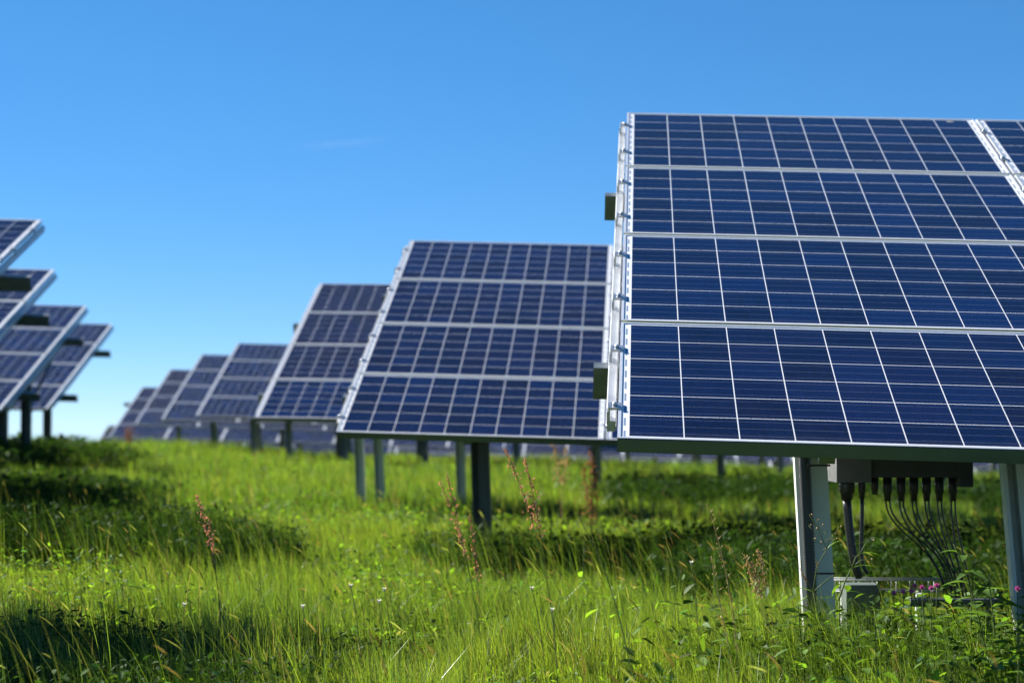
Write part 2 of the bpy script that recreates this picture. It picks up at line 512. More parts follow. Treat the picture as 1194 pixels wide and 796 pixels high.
table((-7.56, 41.3, .206), 6, 1, (.8, 1.8, 3.6, 5.4), 'second largest of the small receding solar tables at the left of centre', GR, .1, 1, hues=(.1, 0, 0, .1))
table((-9.85, 50.0, .124), 7, 1, (.8, 1.8, 3.6, 5.4), 'narrow receding solar table whose upper panels look brownish purple', GR, .1, 1, hues=(.2, .5, 1, 1.1))
table((-11.83, 56.2, -.235), 7, 1, (.8, 1.8, 3.6, 5.4), 'farthest of the four narrow receding solar tables, its foot hidden by the crest', GR, .3, 1, hues=(.2, .5, .9, .6))
table((-14.2, 62.5, -1.42), 6, 1, (.8, 3.6, 5.4), 'tiny solar table peeping over the crest at the far left of its row', GR, .1, 1)

for X_, Y_, Z_, nc, lb in ((3.2, 41.0, -.02, 6, 'distant solar table mostly hidden behind the nearest one, its foot showing over the grass'),
                           (2.2, 50.2, -.48, 5, 'distant solar table seen as a blue strip over the grass below the nearest table corner'),
                           (12.0, 50.0, -.72, 5, 'distant solar table seen as a blue strip beside the left front post'),
                           (1.6, 56.4, -.74, 5, 'distant solar table seen as a blue strip right of the dark centre post'),
                           (11.0, 56.0, -1.0, 6, 'distant solar table seen as a blue strip behind the two front posts'),
                           (-3.0, 62.6, -1.15, 6, 'distant solar table low behind the crest under the third table'),
                           (8.5, 62.6, -1.45, 7, 'lowest distant solar table far behind the inverter box'),
                           (-9.5, 70.0, -1.72, 8, 'farthest solar table, a blue strip low between the posts of the receding tables'),
                           (5.0, 70.0, -2.1, 8, 'farthest solar table, a blue strip under the right half of the centre table')):
    table((X_, Y_, Z_), nc, 1, (.8, 2.6, 4.4, 6.2), lb, GF, .1, 1)
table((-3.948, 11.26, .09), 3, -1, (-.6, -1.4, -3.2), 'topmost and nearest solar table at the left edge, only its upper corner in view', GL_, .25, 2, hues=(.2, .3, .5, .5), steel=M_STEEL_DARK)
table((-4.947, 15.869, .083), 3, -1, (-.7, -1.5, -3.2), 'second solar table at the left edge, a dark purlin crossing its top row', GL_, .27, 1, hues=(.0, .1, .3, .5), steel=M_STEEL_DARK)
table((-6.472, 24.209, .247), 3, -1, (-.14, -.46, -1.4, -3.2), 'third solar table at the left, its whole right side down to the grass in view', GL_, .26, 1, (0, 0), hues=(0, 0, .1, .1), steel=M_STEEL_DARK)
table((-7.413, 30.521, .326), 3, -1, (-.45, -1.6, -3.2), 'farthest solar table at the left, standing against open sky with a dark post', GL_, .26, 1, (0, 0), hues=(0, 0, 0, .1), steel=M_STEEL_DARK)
table((-2.96, 6.05, .30), 3, -1, (-.7, -1.5, -3.2), 'solar table just outside the left edge, seen only by its shadow on the grass', GL_, .04, 1)

# ------------------------------------------------------------------ meadow
def big_mesh(name, V, faces4, faces3, C, material):
    me = bpy.data.meshes.new(name)
    nv = len(V); n4, n3 = len(faces4), len(faces3)
    me.vertices.add(nv); me.vertices.foreach_set('co', V.astype(np.float32).ravel())
    loops = np.concatenate([faces4.ravel(), faces3.ravel()]).astype(np.int32)
    me.loops.add(len(loops)); me.loops.foreach_set('vertex_index', loops)
    me.polygons.add(n4 + n3)
    st = np.concatenate([np.arange(n4) * 4, n4 * 4 + np.arange(n3) * 3]).astype(np.int32)
    me.polygons.foreach_set('loop_start', st)
    me.update(calc_edges=True)
    a = me.color_attributes.new('colour', 'FLOAT_COLOR', 'POINT')
    a.data.foreach_set('color', np.concatenate([C, np.ones((nv, 1))], 1).astype(np.float32).ravel())
    me.materials.append(material)
    return me

class Blades:
    def __init__(s): s.V = []; s.C = []; s.f4 = []; s.f3 = []; s.n = 0
    def add(s, base, h, w, lean, az, face, col, seg, tipw=.0):
        """vectorised grass blades: base (n,3), h, w, lean, az (lean heading), face (width heading)"""
        n = len(base)
        ld = np.stack([np.cos(az), np.sin(az), np.zeros(n)], 1)
        wd = np.stack([np.cos(face), np.sin(face), np.zeros(n)], 1)
        rows = []
        for i in range(seg):
            t = i / seg
            c = base + ld * (h * lean * t * t)[:, None]; c[:, 2] += h * t * (1 - .35 * lean * t * t * lean)
            ww = w * (1 - .75 * t ** 1.6) * .5
            rows += [c - wd * ww[:, None], c + wd * ww[:, None]]
        c = base + ld * (h * lean)[:, None]; c[:, 2] += h * (1 - .35 * lean * lean)
        rows.append(c)
        k = len(rows)
        P = np.stack(rows, 1).reshape(-1, 3)
        b = s.n + np.arange(n)[:, None] * k
        for i in range(seg - 1):
            s.f4.append(np.concatenate([b + 2*i, b + 2*i + 1, b + 2*i + 3, b + 2*i + 2], 1))
        s.f3.append(np.concatenate([b + 2*seg - 2, b + 2*seg - 1, b + 2*seg], 1))
        s.V.append(P); s.C.append(np.repeat(col, k, 0)); s.n += n * k
    def leaves(s, base, d, L, W, roll, col):
        """small broad leaves: two quads-as-diamond"""
        n = len(base)
        up = np.array([0, 0, 1.0])
        side = np.cross(d, up); side /= np.linalg.norm(side, axis=1)[:, None] + 1e-9
        nr = np.cross(side, d)
        side = side * np.cos(roll)[:, None] + nr * np.sin(roll)[:, None]
        Lc, Wc = L[:, None], W[:, None]
        dn = nr * -1.0
        q = lambda t, k, fold: base + d * Lc * t + side * Wc * k + nr * (Wc * fold) + dn * (Lc * .16 * t * t)
        p = [q(0, 0, 0), q(.32, .5, .16), q(.68, .38, .13), q(1, 0, 0), q(.68, -.38, .13), q(.32, -.5, .16), q(.32, 0, 0), q(.68, 0, 0)]
        P = np.stack(p, 1).reshape(-1, 3)
        b = s.n + np.arange(n)[:, None] * 8
        s.f4.append(np.concatenate([b + 6, b + 1, b + 2, b + 7], 1)); s.f4.append(np.concatenate([b + 5, b + 6, b + 7, b + 4], 1))
        for i, j, k in ((0, 1, 6), (0, 6, 5), (7, 2, 3), (7, 3, 4)):
            s.f3.append(np.concatenate([b + i, b + j, b + k], 1))
        s.V.append(P); s.C.append(np.repeat(col, 8, 0)); s.n += n * 8
    def build(s, name, material):
        f4 = np.concatenate(s.f4) if s.f4 else np.zeros((0, 4), int)
        f3 = np.concatenate(s.f3) if s.f3 else np.zeros((0, 3), int)
        return link(name, big_mesh(name, np.concatenate(s.V), f4, f3, np.concatenate(s.C), material))

def scatter(n, y0, y1, margin=2.0, power=1.0):
    """points in the view's wedge between two distances"""
    out = []
    tot = 0
    while tot < n:
        y = RNG.uniform(y0, y1, n)
        wmax = .285 * y1 + margin
        x = RNG.uniform(-wmax, wmax, n)
        ok = np.abs(x) < .285 * y + margin
        out.append(np.stack([x[ok], y[ok]], 1)); tot += ok.sum()
    return np.concatenate(out)[:n]

def tall_patch(x, y):
    """0..1: rank, uncut growth; clumps plus strips under the tables"""
    a = vnoise(x, y, 1.3, 2) * .6 + vnoise(x, y, .45, 4) * .4
    return np.clip((a - .38) * 3.0, 0, 1)

def blade_cols(x, y, n):
    a = vnoise(x, y, 1.7, 7)[:, None] * .6 + RNG.random((n, 1)) * .4
    c0 = np.array([.048, .112, .018]); c1 = np.array([.148, .208, .030])
    c = c0 * (1 - a) + c1 * a
    c *= RNG.uniform(.35, 1.5, (n, 1))
    dry = RNG.random(n) < .045
    c[dry] = np.array([.22, .20, .10]) * RNG.uniform(.7, 1.2, (dry.sum(), 1))
    cool = RNG.random(n) < .12
    c[cool] = np.array([.06, .12, .05]) * RNG.uniform(.7, 1.3, (cool.sum(), 1))
    return c

def meadow():
    B = Blades()
    zones = [  # n, y0, y1, height lo/hi, width lo/hi, segments
        (300000, 3.0, 8.6, .12, .345, .0020, .0046, 3),
        (210000, 8.6, 16, .10, .25, .0036, .0070, 2),
        (170000, 16, 30, .09, .33, .008, .014, 2),
        (120000, 30, 56, .10, .36, .016, .030, 1),
    ]
    for n, y0, y1, h0, h1, w0, w1, seg in zones:
        p = scatter(n, y0, y1)
        x, y = p[:, 0], p[:, 1]
        sc = 1 + max(0, y0 - 12) * .14
        tuft = .55 * vnoise(x, y, .20 * sc, 3) + .45 * vnoise(x, y, .52 * sc, 8)
        tuft = np.clip((tuft - .22) / .56, 0, 1)
        keep = RNG.random(n) < .40 + .60 * tuft
        x, y, tuft = x[keep], y[keep], tuft[keep]; n = len(x)
        rank = np.clip((x - .1) / .8, 0, 1) * np.clip((7.6 - y) / .8, 0, 1) * np.clip((y - 3.8) / 1.2, 0, 1)
        h = (1 + .42 * rank) * (h0 + (h1 - h0) * tuft) * RNG.uniform(.70, 1.18, n)
        w = RNG.uniform(w0, w1, n)
        lean = np.abs(RNG.normal(.14, .26, n))
        az = RNG.normal(math.pi * .93, 1.5, n)
        face = RNG.uniform(0, math.pi, n)
        base = np.stack([x, y, ground(x, y) - .01], 1)
        B.add(base, h, w, np.clip(lean, 0, 1.1), az, face, blade_cols(x, y, n), seg)
    # sparse longer blades that stand above the rest
    n = 3400
    p = scatter(n, 3.6, 11)
    x, y = p[:, 0], p[:, 1]
    B.add(np.stack([x, y, ground(x, y)], 1), RNG.uniform(.36, .52, n), RNG.uniform(.0020, .0034, n), np.clip(np.abs(RNG.normal(.3, .22, n)), 0, 1),
          RNG.normal(math.pi * .93, .6, n), RNG.uniform(0, math.pi, n), blade_cols(x, y, n), 4)
    o = B.build('meadow_grass', M_GRASS)
    tag(o, 'sunlit yellow green meadow grass covering the ground between the tables', 'grass', kind='stuff')
    # low broad leaves among the blades
    B = Blades()
    for n, y0, y1, L0, L1 in ((60000, 3.0, 9, .012, .034), (40000, 9, 18, .025, .05), (26000, 18, 46, .04, .09)):
        p = scatter(n, y0, y1)
        x, y = p[:, 0], p[:, 1]
        keep = vnoise(x, y, .7, 9) + .25 * (x > .8) > .42
        x, y = x[keep], y[keep]; m = len(x)
        az = RNG.uniform(0, 2 * math.pi, m); el = RNG.normal(.35, .45, m)
        d = np.stack([np.cos(az) * np.cos(el), np.sin(az) * np.cos(el), np.sin(el)], 1)
        L = RNG.uniform(L0, L1, m)
        z = ground(x, y) + RNG.uniform(.05, .30 if y0 < 9 else .20, m) * (.6 + .6 * tall_patch(x, y))
        c = blade_cols(x, y, m) * np.array([.9, 1.05, 1.0])
        B.leaves(np.stack([x, y, z], 1), d, L, L * RNG.uniform(.3, .55, m), RNG.normal(0, .5, m), c)
    # bigger weed leaves at the foot of the nearest posts
    m = 9000
    x = RNG.uniform(.25, 3.2, m); y = RNG.uniform(4.2, 7.4, m)
    k = (RNG.random(m) < np.clip((x - .2) / 1.2, .1, 1)) & (vnoise(x, y, .35, 21) > .38)
    x, y = x[k], y[k]; m = len(x)
    az = RNG.uniform(0, 2 * math.pi, m); el = RNG.normal(.3, .4, m)
    d = np.stack([np.cos(az) * np.cos(el), np.sin(az) * np.cos(el), np.sin(el)], 1)
    L = RNG.uniform(.025, .065, m)
    B.leaves(np.stack([x, y, ground(x, y) + RNG.uniform(.12, .40, m)], 1), d, L, L * RNG.uniform(.25, .5, m), RNG.normal(0, .5, m), blade_cols(x, y, m) * np.array([.8, 1.0, 1.0]))
    o = B.build('leafy_ground_cover', M_GRASS)
    o.data.materials[0] = M_COVER
    tag(o, 'small broad green leaves growing through the meadow grass', 'ground cover', kind='stuff')
    # dense rank growth: clumps and tall blades, coloured dark to deepen the shadow bands
    B = Blades()
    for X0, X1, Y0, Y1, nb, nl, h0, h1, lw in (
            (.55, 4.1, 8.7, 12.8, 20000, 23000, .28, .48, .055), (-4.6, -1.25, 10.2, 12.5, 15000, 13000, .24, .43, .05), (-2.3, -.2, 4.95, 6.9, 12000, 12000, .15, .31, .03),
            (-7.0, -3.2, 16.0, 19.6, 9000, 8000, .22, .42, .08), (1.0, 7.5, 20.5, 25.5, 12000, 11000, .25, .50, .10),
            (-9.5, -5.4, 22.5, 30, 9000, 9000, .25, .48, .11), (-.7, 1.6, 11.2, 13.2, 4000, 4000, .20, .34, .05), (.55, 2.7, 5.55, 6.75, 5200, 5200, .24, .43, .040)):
        tint = np.array([2.6, 2.1, 1.6]) if Y0 < 6 and X0 > 0 else 1.0  # lighter green by the nearest posts; elsewhere shade is in the colour
        def spots(n):
            x = RNG.uniform(X0, X1, n); y = RNG.uniform(Y0, Y1, n)
            e = np.minimum(np.minimum(x - X0, X1 - x) / (.22 * (X1 - X0)), np.minimum(y - Y0, Y1 - y) / (.25 * (Y1 - Y0)))
            f = np.clip(e, 0, 1) * .75 + .7 * vnoise(x, y, .45 * (1 + Y0 * .03), 13) - .18
            k = f > .35
            return x[k], y[k], np.clip(f[k], 0, 1)
        k = lw / .05
        x, y, f = spots(nb); n = len(x)
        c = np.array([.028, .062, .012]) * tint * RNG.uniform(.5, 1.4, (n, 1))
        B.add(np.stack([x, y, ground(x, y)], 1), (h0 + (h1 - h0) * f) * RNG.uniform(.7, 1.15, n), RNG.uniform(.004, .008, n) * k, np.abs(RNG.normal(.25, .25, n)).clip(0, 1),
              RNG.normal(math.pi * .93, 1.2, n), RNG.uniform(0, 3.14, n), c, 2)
        x, y, f = spots(nl); n = len(x)
        az = RNG.uniform(0, 6.283, n); el = RNG.normal(.3, .4, n)
        d = np.stack([np.cos(az) * np.cos(el), np.sin(az) * np.cos(el), np.sin(el)], 1)
        L = RNG.uniform(.5, 1.2, n) * lw
        z = ground(x, y) + (h0 + (h1 - h0) * f) * RNG.uniform(.15, .92, n)
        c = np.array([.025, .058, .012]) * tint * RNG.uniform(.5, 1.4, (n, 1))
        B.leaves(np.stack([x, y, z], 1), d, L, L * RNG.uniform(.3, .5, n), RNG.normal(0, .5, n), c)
    o = B.build('darkened_undergrowth', M_UNDER)
    tag(o, 'rank undergrowth coloured dark to deepen the shade bands between the tables', 'undergrowth', kind='stuff')
    # flowering grass stalks: thin stem and slim brownish head
    B = Blades()
    for n, y0, y1, k in ((750, 3.8, 9, 1.0), (700, 9, 18, 1.6), (700, 18, 44, 2.8)):
        p = scatter(n, y0, y1)
        x, y = p[:, 0], p[:, 1]
        h = RNG.uniform(.34, .58, n) * (1 if y0 < 9 else .8); lean = np.clip(np.abs(RNG.normal(.32, .18, n)), 0, .8); az = RNG.normal(math.pi * .95, .55, n)
        base = np.stack([x, y, ground(x, y)], 1)
        stem = np.tile(np.array([[.13, .15, .05]]), (n, 1)) * RNG.uniform(.7, 1.3, (n, 1))
        B.add(base, h, np.full(n, .0018 * k), lean, az, RNG.uniform(0, 3.14, n), stem, 4)
        ld = np.stack([np.cos(az), np.sin(az), np.zeros(n)], 1)
        tip = base + ld * (h * lean)[:, None]; tip[:, 2] += h * (1 - .35 * lean * lean)
        pre = base + ld * (h * lean * .72)[:, None]; pre[:, 2] += h * .85 * (1 - .3 * lean * lean)
        d = tip - pre; d /= np.linalg.norm(d, axis=1)[:, None]
        hc = np.where(RNG.random((n, 1)) < .55, np.array([[.15, .115, .07]]), np.array([[.17, .20, .09]])) * RNG.uniform(.6, 1.3, (n, 1))
        L = RNG.uniform(.03, .075, n)
        for r in (0.2, 1.7):
            B.leaves(tip - d * (L * .5)[:, None], d, L, np.full(n, .0038 * k ** .6), np.full(n, r), hc)
    o = B.build('grass_seed_stalks', M_COVER)
    tag(o, 'thin flowering grass stalks with slim brownish heads above the meadow', 'grass', kind='stuff')
meadow()

# ------------------------------------------------------------------ under the nearest table: inverter, conduit, tray
def curve_pts(p0, p1, p2, p3, n=14):
    P = [Vector(p) for p in (p0, p1, p2, p3)]
    return [P[0]*(1-t)**3 + P[1]*3*t*(1-t)**2 + P[2]*3*t*t*(1-t) + P[3]*t**3 for t in [i/n for i in range(n+1)]]

YB = 7.15
def inverter():
    a = at(975, 566, YB); b_ = at(1135, 566, YB)
    r = bpy.data.objects.new('inverter_box', None); COL.objects.link(r)
    zb = a.z - .0
    r.location = ((a.x + b_.x) / 2, YB, zb)
    tag(r, 'dark grey inverter box hanging under the nearest table with black cable glands', 'inverter')
    w = (b_.x - a.x) / 2
    h = MB(); h.box((-w + .02, 0, .03), (w, .22, .44)); bevel(h.build('housing', M_BOX, r), 0.0015)
    h = MB(); h.box((-w, -.012, .012), (-w + .13, .225, .445)); bevel(h.build('side_cover', M_PALEBOX, r), 0.0015)
    h = MB(); h.box((w - .055, -.008, -.005), (w - .001, .10, .12)); bevel(h.build('corner_bracket', M_BOX, r), .004)
    def gland(px, rad, ln):
        p = at(px, 560, YB); x = p.x - r.location.x
        g = MB(); g.tube([(x, .07, .032), (x, .07, -ln * .5), (x, .07, -ln * .5 - .002), (x, .07, -ln)], [rad, rad, rad * .8, rad * .72], 10)
        o = g.build('cable_gland', M_BLACK, r)
        return x, -ln
    def cab(pts, rad, par=None):
        g = MB(); g.tube(pts, rad, 8); return g.build('cable', M_CABLE, r)
    x, z = gland(991, .030, .055)
    e1 = at(1002, 672, YB + .07) - r.location
    cab(curve_pts((x, .07, z), (x + .01, .07, z - .15), (x + .02, .05, z - .25), (e1.x, .07, e1.z)), .0165)
    x, z = gland(1009, .014, .05)
    e1 = at(1012, 668, YB + .07) - r.location
    cab(curve_pts((x, .07, z), (x, .07, z - .15), (x - .02, .06, z - .25), (e1.x, .07, e1.z)), .0075)
    gland(1024, .014, .035)
    ends = [(1106, 690), (1110, 694), (1116, 698), (1120, 700), (1124, 702), (1129, 702)]
    for (px, (ex, ey)) in zip((1039, 1055, 1070, 1085, 1100, 1116), ends):
        x, z = gland(px, .017, .06)
        for dd in (-.007, .007):
            e = at(ex + dd * 350, ey + random.uniform(-4, 10), YB + .07) - r.location
            cab(curve_pts((x + dd, .07, z + .004), (x + dd, .065, z - .13), (e.x + dd - .03, .06, e.z + .20), (e.x + dd, .075, e.z)), .0033)
inverter()

def conduit():
    pb = at(945, 706, 6.80); pt = at(936, 524, 6.80)
    r = bpy.data.objects.new('cable_conduit', None); COL.objects.link(r)
    b0 = at(946.5, 706, 6.845); t0 = at(936.5, 505, 6.845)
    b0 = b0 + (b0 - t0).normalized() * .3
    r.location = b0
    tag(r, 'black ribbed cable conduit strapped in the channel of the left post', 'conduit')
    pts = []; rad = []
    L = (t0 - b0).length; n = int(L / .0054)
    for i in range(n + 1):
        pts.append((t0 - b0) * (i / n)); rad.append(.0235 if i % 2 else .0180)
    g = MB(); g.tube(pts, rad, 12); g.build('ribbed_tube', M_CONDUIT, r)
    # two cable ties round post and tube
    for py in (542, 667):
        c = at(949 + (py - 540) * .05, py, 6.84) - b0
        g = MB(); g.box((c.x - .030, -.052 + c.y, c.z - .0035), (c.x + .050, -.048 + c.y, c.z + .0035)); g.build('cable_tie', M_BLACK, r)
conduit()

def tray():
    r = bpy.data.objects.new('cable_tray', None); COL.objects.link(r)
    a = at(968, 676, 7.6); b_ = at(1100, 676, 7.6)
    r.location = (a.x, 7.6, gz(a.x, 7.6))
    tag(r, 'grey wire mesh cable tray lying low behind the nearest posts', 'cable tray')
    L = b_.x - a.x; z = a.z - r.location.z
    g = MB()
    for dz, dy in ((0, 0), (-.045, 0), (-.045, .1), (0, .1)):
        g.tube([(0, dy, z + dz), (L, dy, z + dz)], .0032, 6)
    for i in range(6):
        x = L * (i + .5) / 6
        g.tube([(x, 0, z - .0), (x, 0, z - .045), (x, .1, z - .045), (x, .1, z)], .0018, 6)
    g.build('wire_basket', M_STEEL_MID, r)
    for x in (.05, L - .1):
        g = MB(); g.box((x, .02, -.1), (x + .03, .06, z - .055)); g.build('foot', M_STEEL, r)
tray()
def small_box():
    a = at(988, 682, 7.35); b_ = at(1028, 716, 7.35)
    g = MB(); c = Vector(((a.x + b_.x) / 2, 7.42, 0)); zg = gz(c.x, c.y)
    g.box((a.x - c.x, -.05, -.04), (b_.x - c.x, .07, a.z - zg))
    o = bevel(g.build('ground_cabinet', M_JBOX), 0.0015); o.location = (c.x, c.y, zg)
    tag(o, 'small grey green cabinet standing in the grass behind the left post', 'cabinet')
    a = at(1062, 698, 7.0); b_ = at(1167, 694, 7.0)
    r = bpy.data.objects.new('ground_rail', None); COL.objects.link(r); r.location = (a.x, 7.0, gz(a.x, 7.0))
    tag(r, 'low grey metal rail running through the grass to the right post', 'rail')
    g = MB(); L = b_.x - a.x; z = a.z - r.location.z
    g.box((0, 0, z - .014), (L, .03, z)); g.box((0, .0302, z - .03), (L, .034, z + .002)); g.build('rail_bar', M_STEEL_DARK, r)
    g = MB(); g.box((L - .05, .010, -.1), (L - .038, .022, z - .0145)); g.build('foot', M_STEEL_DARK, r)
small_box()

# ------------------------------------------------------------------ single plants
def plant_root(name, x, y, label, cat, group=None):
    r = bpy.data.objects.new(name, None); COL.objects.link(r)
    r.location = (x, y, gz(x, y)); r.empty_display_size = .1
    return tag(r, label, cat, group)

def stalk_plant(name, px, py, Y, bpx, label, heads, head_len, smat, n_seed=70, stem_r=.0017, cat='wild plant', group=None, seed_r=.0042, spread=.009):
    """thin stalk(s): each head (px, py) bends up from a shared foot at pixel column bpx"""
    foot = at(bpx, 640, Y)
    r = plant_root(name, foot.x, Y, label, cat, group)
    L0 = r.location
    for (hx, hy, cx_) in heads:
        tip = at(hx, hy, Y + random.uniform(-.06, .06)) - L0
        c1 = Vector((0, 0, tip.z * .35)); c2 = Vector((tip.x * cx_, tip.y * .5, tip.z * .7))
        P = curve_pts((0, 0, -.02), c1, c2, tip, 26)
        st = MB(); st.tube(P, [stem_r * (1 - .6 * i / 26) for i in range(27)], 5); st.build('stem', M_STEM if smat is not M_DRY else M_DRY, r)
        hd = MB(); n = n_seed
        for i in range(n):
            t = 1 - head_len * (i / n)
            q = t * 26; k = min(int(q), 25); p = P[k].lerp(P[k + 1], q - k)
            g = .35 + .65 * abs(math.sin(i * .55))
            off = Vector((random.gauss(0, 1), random.gauss(0, 1), random.gauss(0, .8))) * spread * g * (.35 + .65 * min(1, i / n * 2.5))
            hd.seed(p + off, seed_r * random.uniform(.6, 1.15))
        k0 = int((1 - head_len) * 26); hd.tube([p + Vector((.0006, 0, 0)) for p in P[k0:]], stem_r * .55, 5)
        for i in range(9):
            t = 1 - head_len * (i + .5) / 9; k = int(t * 26); p = P[min(k, 26)]
            hd.tube([p, p + Vector((random.gauss(0, spread), random.gauss(0, spread), spread * 1.4))], .0008, 4)
        hd.build('seed_head', smat, r)
    return r

SG = 'rust coloured sorrel stalks in the grass'
stalk_plant('sorrel_stalk', 229, 578, 6.6, 262, 'lone sorrel stalk with a rust red seed head in front of the left shadow bands', [(229, 578, .2), (244, 606, .5)], .26, M_SORREL, 48, group=SG, seed_r=.0050)
stalk_plant('sorrel_stalk', 517, 560, 6.6, 566, 'arching sorrel stalk with rust seed heads leaning across the dark centre post', [(513, 561, .35), (521, 553, .6), (548, 600, .5)], .36, M_SORREL, 55, group=SG, seed_r=.0046)
stalk_plant('sorrel_stalk', 590, 524, 6.2, 652, 'tallest sorrel stalk, its two rust heads just right of the dark centre post', [(588, 523, .25), (612, 535, .45)], .30, M_SORREL, 70, group=SG, seed_r=.0050)
stalk_plant('dock_plant', 688, 520, 13.5, 690, 'blurred brown dock plant under the right end of the centre table', [(686, 520, .1), (692, 532, .1), (680, 545, .3), (696, 550, .2)], .6, M_DOCK, 60, .004, group='brown dock plants under the tables', seed_r=.011, spread=.026)
stalk_plant('dock_plant', 650, 518, 15.5, 655, 'pale brown blurred dock stalk behind the two tall sorrel heads', [(645, 516, .1), (660, 522, .2)], .4, M_DRY, 60, .003, group='brown dock plants under the tables', seed_r=.012, spread=.03)
stalk_plant('dock_plant', 150, 496, 27, 152, 'brown blurred dock stalk on the far crest below the small tables', [(151, 497, .1), (147, 501, .2)], .3, M_DOCK, 40, .005, group='brown dock plants under the tables', seed_r=.016, spread=.04)
stalk_plant('bare_stalk', 830, 590, 5.9, 863, 'thin forked bare stalk with tiny seeds left of the two front posts', [(824, 588, .2), (829, 648, .7)], .38, M_DRY, 16, .0020, seed_r=.0028, spread=.009)
stalk_plant('dry_grass_plume', 872, 643, 6.1, 918, 'straw coloured drooping grass plume left of the ribbed conduit', [(868, 646, .6), (884, 640, .7), (876, 655, .6)], .22, M_DRY, 80, .0014, seed_r=.0038, spread=.010)
stalk_plant('dry_grass_plume', 705, 590, 5.6, 745, 'slender wind bent grass plume leaning left below the nearest table corner', [(672, 598, .3), (690, 625, .4), (700, 608, .4)], .25, M_STEM, 40, .0014, seed_r=.0028, spread=0.0015)

def forked_weed():
    foot = at(985, 720, 6.35)
    r = plant_root('flowering_weed', foot.x, 6.35, 'spindly green weed forking in front of the left post with tiny buds', 'wild plant')
    L0 = r.location; A = lambda px, py: at(px, py, 6.35 + random.uniform(-.04, .04)) - L0
    st = MB(); sd = MB(); lv = MB()
    def br(p0, p1, r0, bow=.0):
        m = (p0 + p1) / 2 + Vector((bow, 0, .012))
        st.tube([p0, p0.lerp(m, .6), m, m.lerp(p1, .6), p1], [r0, r0 * .9, r0 * .8, r0 * .7, r0 * .55], 6)
    f = Vector((0, 0, -.03))
    n1, n2, n3 = A(978, 700), A(993, 662), A(1003, 645)
    br(f, n1, .0035); br(n1, n2, .003); br(n2, n3, .0024); br(n3, A(1016, 630), .002)
    br(n2, A(1014, 652), .002); br(n2, A(973, 628), .002, -.01)
    m1 = A(948, 690); br(f, m1, .003); m2 = A(964, 640); br(m1, m2, .0024, -.01); br(m2, A(944, 600), .0014); br(m2, A(972, 622), .0014)
    br(m1, A(976, 668), .002, .01)
    for c in [(944, 600), (952, 606), (950, 616), (957, 612), (962, 620), (955, 632), (963, 630), (960, 640), (948, 628), (972, 622), (978, 614), (943, 612), (973, 628), (1014, 652), (1016, 630)]:
        p = A(*c); sd.blob(p, 0.0015); sd.blob(p + Vector((.008, 0, 0.0015)), .004); 
        st.tube([p, p.lerp(m2, .4)], .0007, 4)
    for c, d in (((993, 662), (1, 0, .5)), ((978, 700), (-1, 0, .6)), ((964, 640), (.6, 0, .8)), ((1003, 645), (.9, 0, .3)), ((948, 690), (-.8, -.2, .5)), ((985, 690), (1, -.3, .4)), ((970, 695), (.2, -.5, 1))):
        lv.leaf(A(*c), d, (0, 0, 1), random.uniform(.05, .09), .014, .5)
    st.build('stem', M_STEM, r); sd.build('bud', M_DRY, r); lv.build('leaf', M_LEAF, r)
forked_weed()

def leafy_weed(px, py_top, Y, bpx, n, label, L=.09, spread=.12, seed=1):
    rr = random.Random(seed)
    foot = at(bpx, 760, Y)
    r = plant_root('leafy_weed', foot.x, Y, label, 'wild plant', 'broad leaved weeds at the lower right')
    tip = at(px, py_top, Y) - r.location
    st = MB(); lv = MB()
    for k in range(3):
        tp = tip * (1 if k == 0 else rr.uniform(.6, .9)) + Vector((rr.uniform(-1, 1), rr.uniform(-1, 1), 0)) * (0 if k == 0 else spread)
        P = curve_pts((0, 0, -.02), (0, 0, tp.z * .4), (tp.x * .5, tp.y * .5, tp.z * .8), tp, 12)
        st.tube(P, [.0036 * (1 - .6 * i / 12) for i in range(13)], 6)
        for i in range(n):
            q = 1.5 + 10.5 * i / n; j = int(q); p = P[j].lerp(P[min(j + 1, 12)], q - j)
            az = i * 2.4 + k + rr.uniform(-.4, .4)
            sz = L * rr.uniform(.6, 1.25) * (1 - .45 * i / n)
            lv.leaf(p, (math.cos(az), math.sin(az), rr.uniform(.1, .7)), (0, 0, 1), sz, sz * rr.uniform(.32, .46), rr.uniform(.2, .6), 0, 5)
    st.build('stem', M_STEM, r); lv.build('leaf', M_LEAF, r)
leafy_weed(1112, 634, 6.25, 1158, 13, 'tall broad leaved weed leaning left between the two front posts', .13, .10, 2)
leafy_weed(1152, 668, 5.9, 1165, 14, 'dark broad leaved weed in front of the right post', .135, .12, 3)
leafy_weed(1186, 690, 5.6, 1188, 14, 'broad leaved weed at the very right edge of the picture', .135, .12, 4)
leafy_weed(1085, 722, 5.8, 1092, 12, 'low broad leaved weed right below the pink flowers', .10, .11, 5)
leafy_weed(1020, 712, 5.9, 1022, 12, 'low pale green weed below the small grey cabinet', .08, .09, 6)
leafy_weed(930, 702, 6.0, 938, 12, 'bushy weed at the foot of the ribbed conduit', .07, .10, 7)

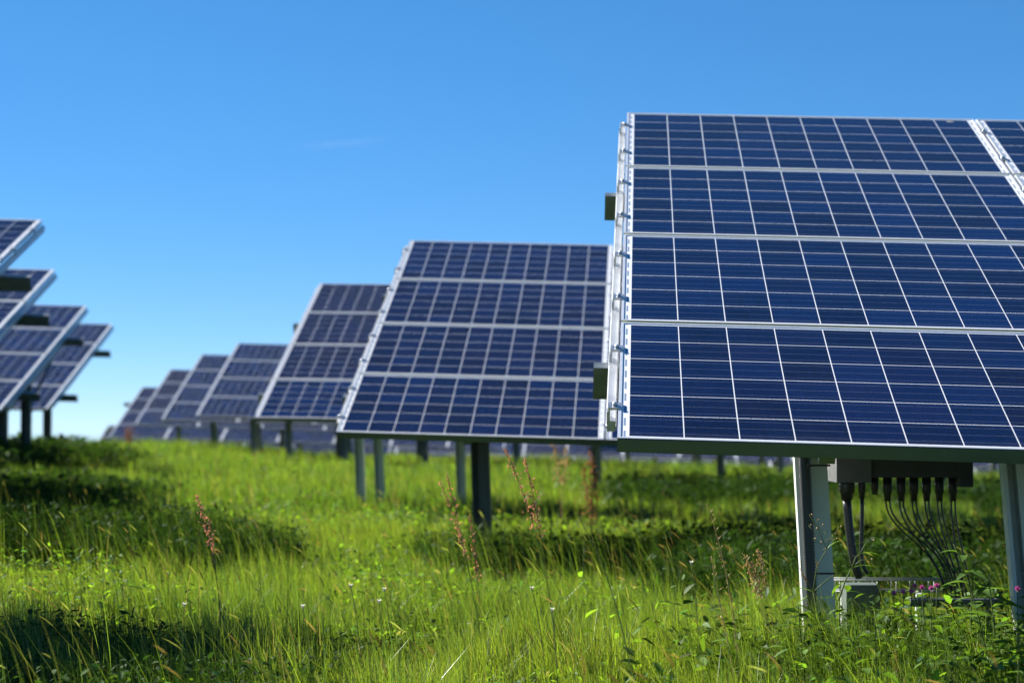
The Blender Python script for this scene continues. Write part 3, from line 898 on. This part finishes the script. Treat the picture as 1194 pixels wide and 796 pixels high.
leafy_weed(1100, 640, 6.95, 1108, 14, 'leafy weed growing up through the hanging cables', .12, .10, 8)
leafy_weed(1136, 652, 6.8, 1130, 14, 'upright leafy weed just right of the hanging cables', .12, .10, 9)
def campion(px, py, Y, label, k):
    foot = at(px + 6, 740, Y)
    r = plant_root('pink_campion', foot.x, Y, label, 'flower', 'pink campion flowers by the nearest posts')
    st = MB()
    for i in range(k):
        c = at(px + (i - (k - 1) / 2) * 9 + random.uniform(-2, 2), py + random.uniform(-4, 5), Y) - r.location
        st.tube(curve_pts((0, 0, -.02), (0, 0, c.z * .5), (c.x, 0, c.z * .7), c, 8), .0016, 5)
        fl = MB()
        for a in range(5):
            an = a * 1.2566 + i
            fl.leaf(c, (math.cos(an), -.25 + .5 * math.sin(an), math.sin(an) * .9 + .2), (0, -1, .2), .0115, .0095, .1, 0, 3)
        fl.blob(c, .0032); fl.build('bloom', M_PINK, r)
    st.build('stem', M_STEM, r)
campion(1052, 689, 6.7, 'pair of pink campion blooms beside the cable tray', 3)
campion(1080, 686, 6.7, 'bright pink campion cluster left of the low metal rail', 4)
campion(1186, 690, 6.5, 'single pink campion bloom in front of the right post', 1)

def white_flower(px, py, Y, bpx, label):
    foot = at(bpx, 750, Y)
    r = plant_root('white_flower', foot.x, Y, label, 'flower', 'small white flowers dotted in the grass')
    c = at(px, py, Y) - r.location
    st = MB(); st.tube(curve_pts((0, 0, -.02), (0, 0, c.z * .5), (c.x * .6, 0, c.z * .85), c, 10), .0012, 5); st.build('stem', M_STEM, r)
    fl = MB()
    for a in range(6):
        an = a * 1.047
        fl.leaf(c, (math.cos(an), math.sin(an) * .6 - .3, .7), (0, 0, 1), .013, .009, -.2, 0, 3)
    fl.blob(c, .004); fl.build('bloom', M_WHITE, r)
for a in ((409, 684, 5.9, 425, 'white flower at the top of the small cluster right of the front shadow'),
          (448, 688, 6.0, 462, 'white flower at the right end of the small cluster right of the front shadow'),
          (442, 702, 5.8, 450, 'lowest white flower of the small cluster right of the front shadow'),
          (353, 708, 5.6, 366, 'white flower against the dark right end of the front shadow'),
          (620, 687, 5.9, 640, 'white flower standing alone in the sunny grass below the tall sorrel'),
          (644, 712, 5.5, 652, 'white flower low in the grass right of centre'),
          (215, 706, 5.6, 212, 'white flower at the upper edge of the front shadow on the left'),
          (806, 657, 6.2, 818, 'pale flower in front of the dark shade left of the forked bare stalk')):
    white_flower(*a)

def wisp():
    """faint thin cloud far away: a flattened ellipsoid of thin air"""
    c = at(402, 167, 4000)
    me = bpy.data.meshes.new('cloud_wisp')
    import bmesh
    bm = bmesh.new(); bmesh.ops.create_icosphere(bm, subdivisions=4, radius=1.0); bm.to_mesh(me); bm.free()
    o = link('cloud_wisp', me); o.location = c; o.scale = (150, 60, 6.0); o.rotation_euler = (0, math.radians(-5), 0)
    m = bpy.data.materials.new('thin_cloud'); m.use_nodes = True; nt = m.node_tree; nt.nodes.clear()
    out = N(nt, 'ShaderNodeOutputMaterial'); v = N(nt, 'ShaderNodeVolumePrincipled')
    v.inputs['Color'].default_value = (1, 1, 1, 1); v.inputs['Anisotropy'].default_value = .3
    tc = N(nt, 'ShaderNodeTexCoord'); ln = N(nt, 'ShaderNodeVectorMath', operation='LENGTH'); nt.links.new(tc.outputs['Object'], ln.inputs[0])
    d = MATH(nt, 'MULTIPLY', MATH(nt, 'POWER', MATH(nt, 'SUBTRACT', 1.0, MATH(nt, 'MINIMUM', ln.outputs['Value'], 1.0)), 1.3), 0.0015)
    no = N(nt, 'ShaderNodeTexNoise'); no.inputs['Scale'].default_value = 2.2; no.inputs['Detail'].default_value = 4; nt.links.new(tc.outputs['Object'], no.inputs['Vector'])
    nt.links.new(MATH(nt, 'MULTIPLY', d, no.outputs[0]), v.inputs['Density'])
    nt.links.new(v.outputs[0], out.inputs['Volume'])
    me.materials.append(m)
    tag(o, 'faint thin white wisp of cloud in the clear blue sky', 'cloud')
wisp()

def dropping():
    b = MB()
    for dx, dy, r in ((0, 0, .012), (.014, -.004, .007), (-.01, .006, .006)):
        p = [(dx + r * math.cos(a * .785), dy + r * .8 * math.sin(a * .785), 0) for a in range(8)]
        b.add(p + [(dx, dy, .003)], [(i, (i + 1) % 8, 8) for i in range(8)], 0, True)
    m = Matrix.Translation(-T1.location) @ F1 @ Matrix.Translation((1.53, 3.965, .0003))
    b.build('dirt_spot', M_WHITE, T1, m)
dropping()
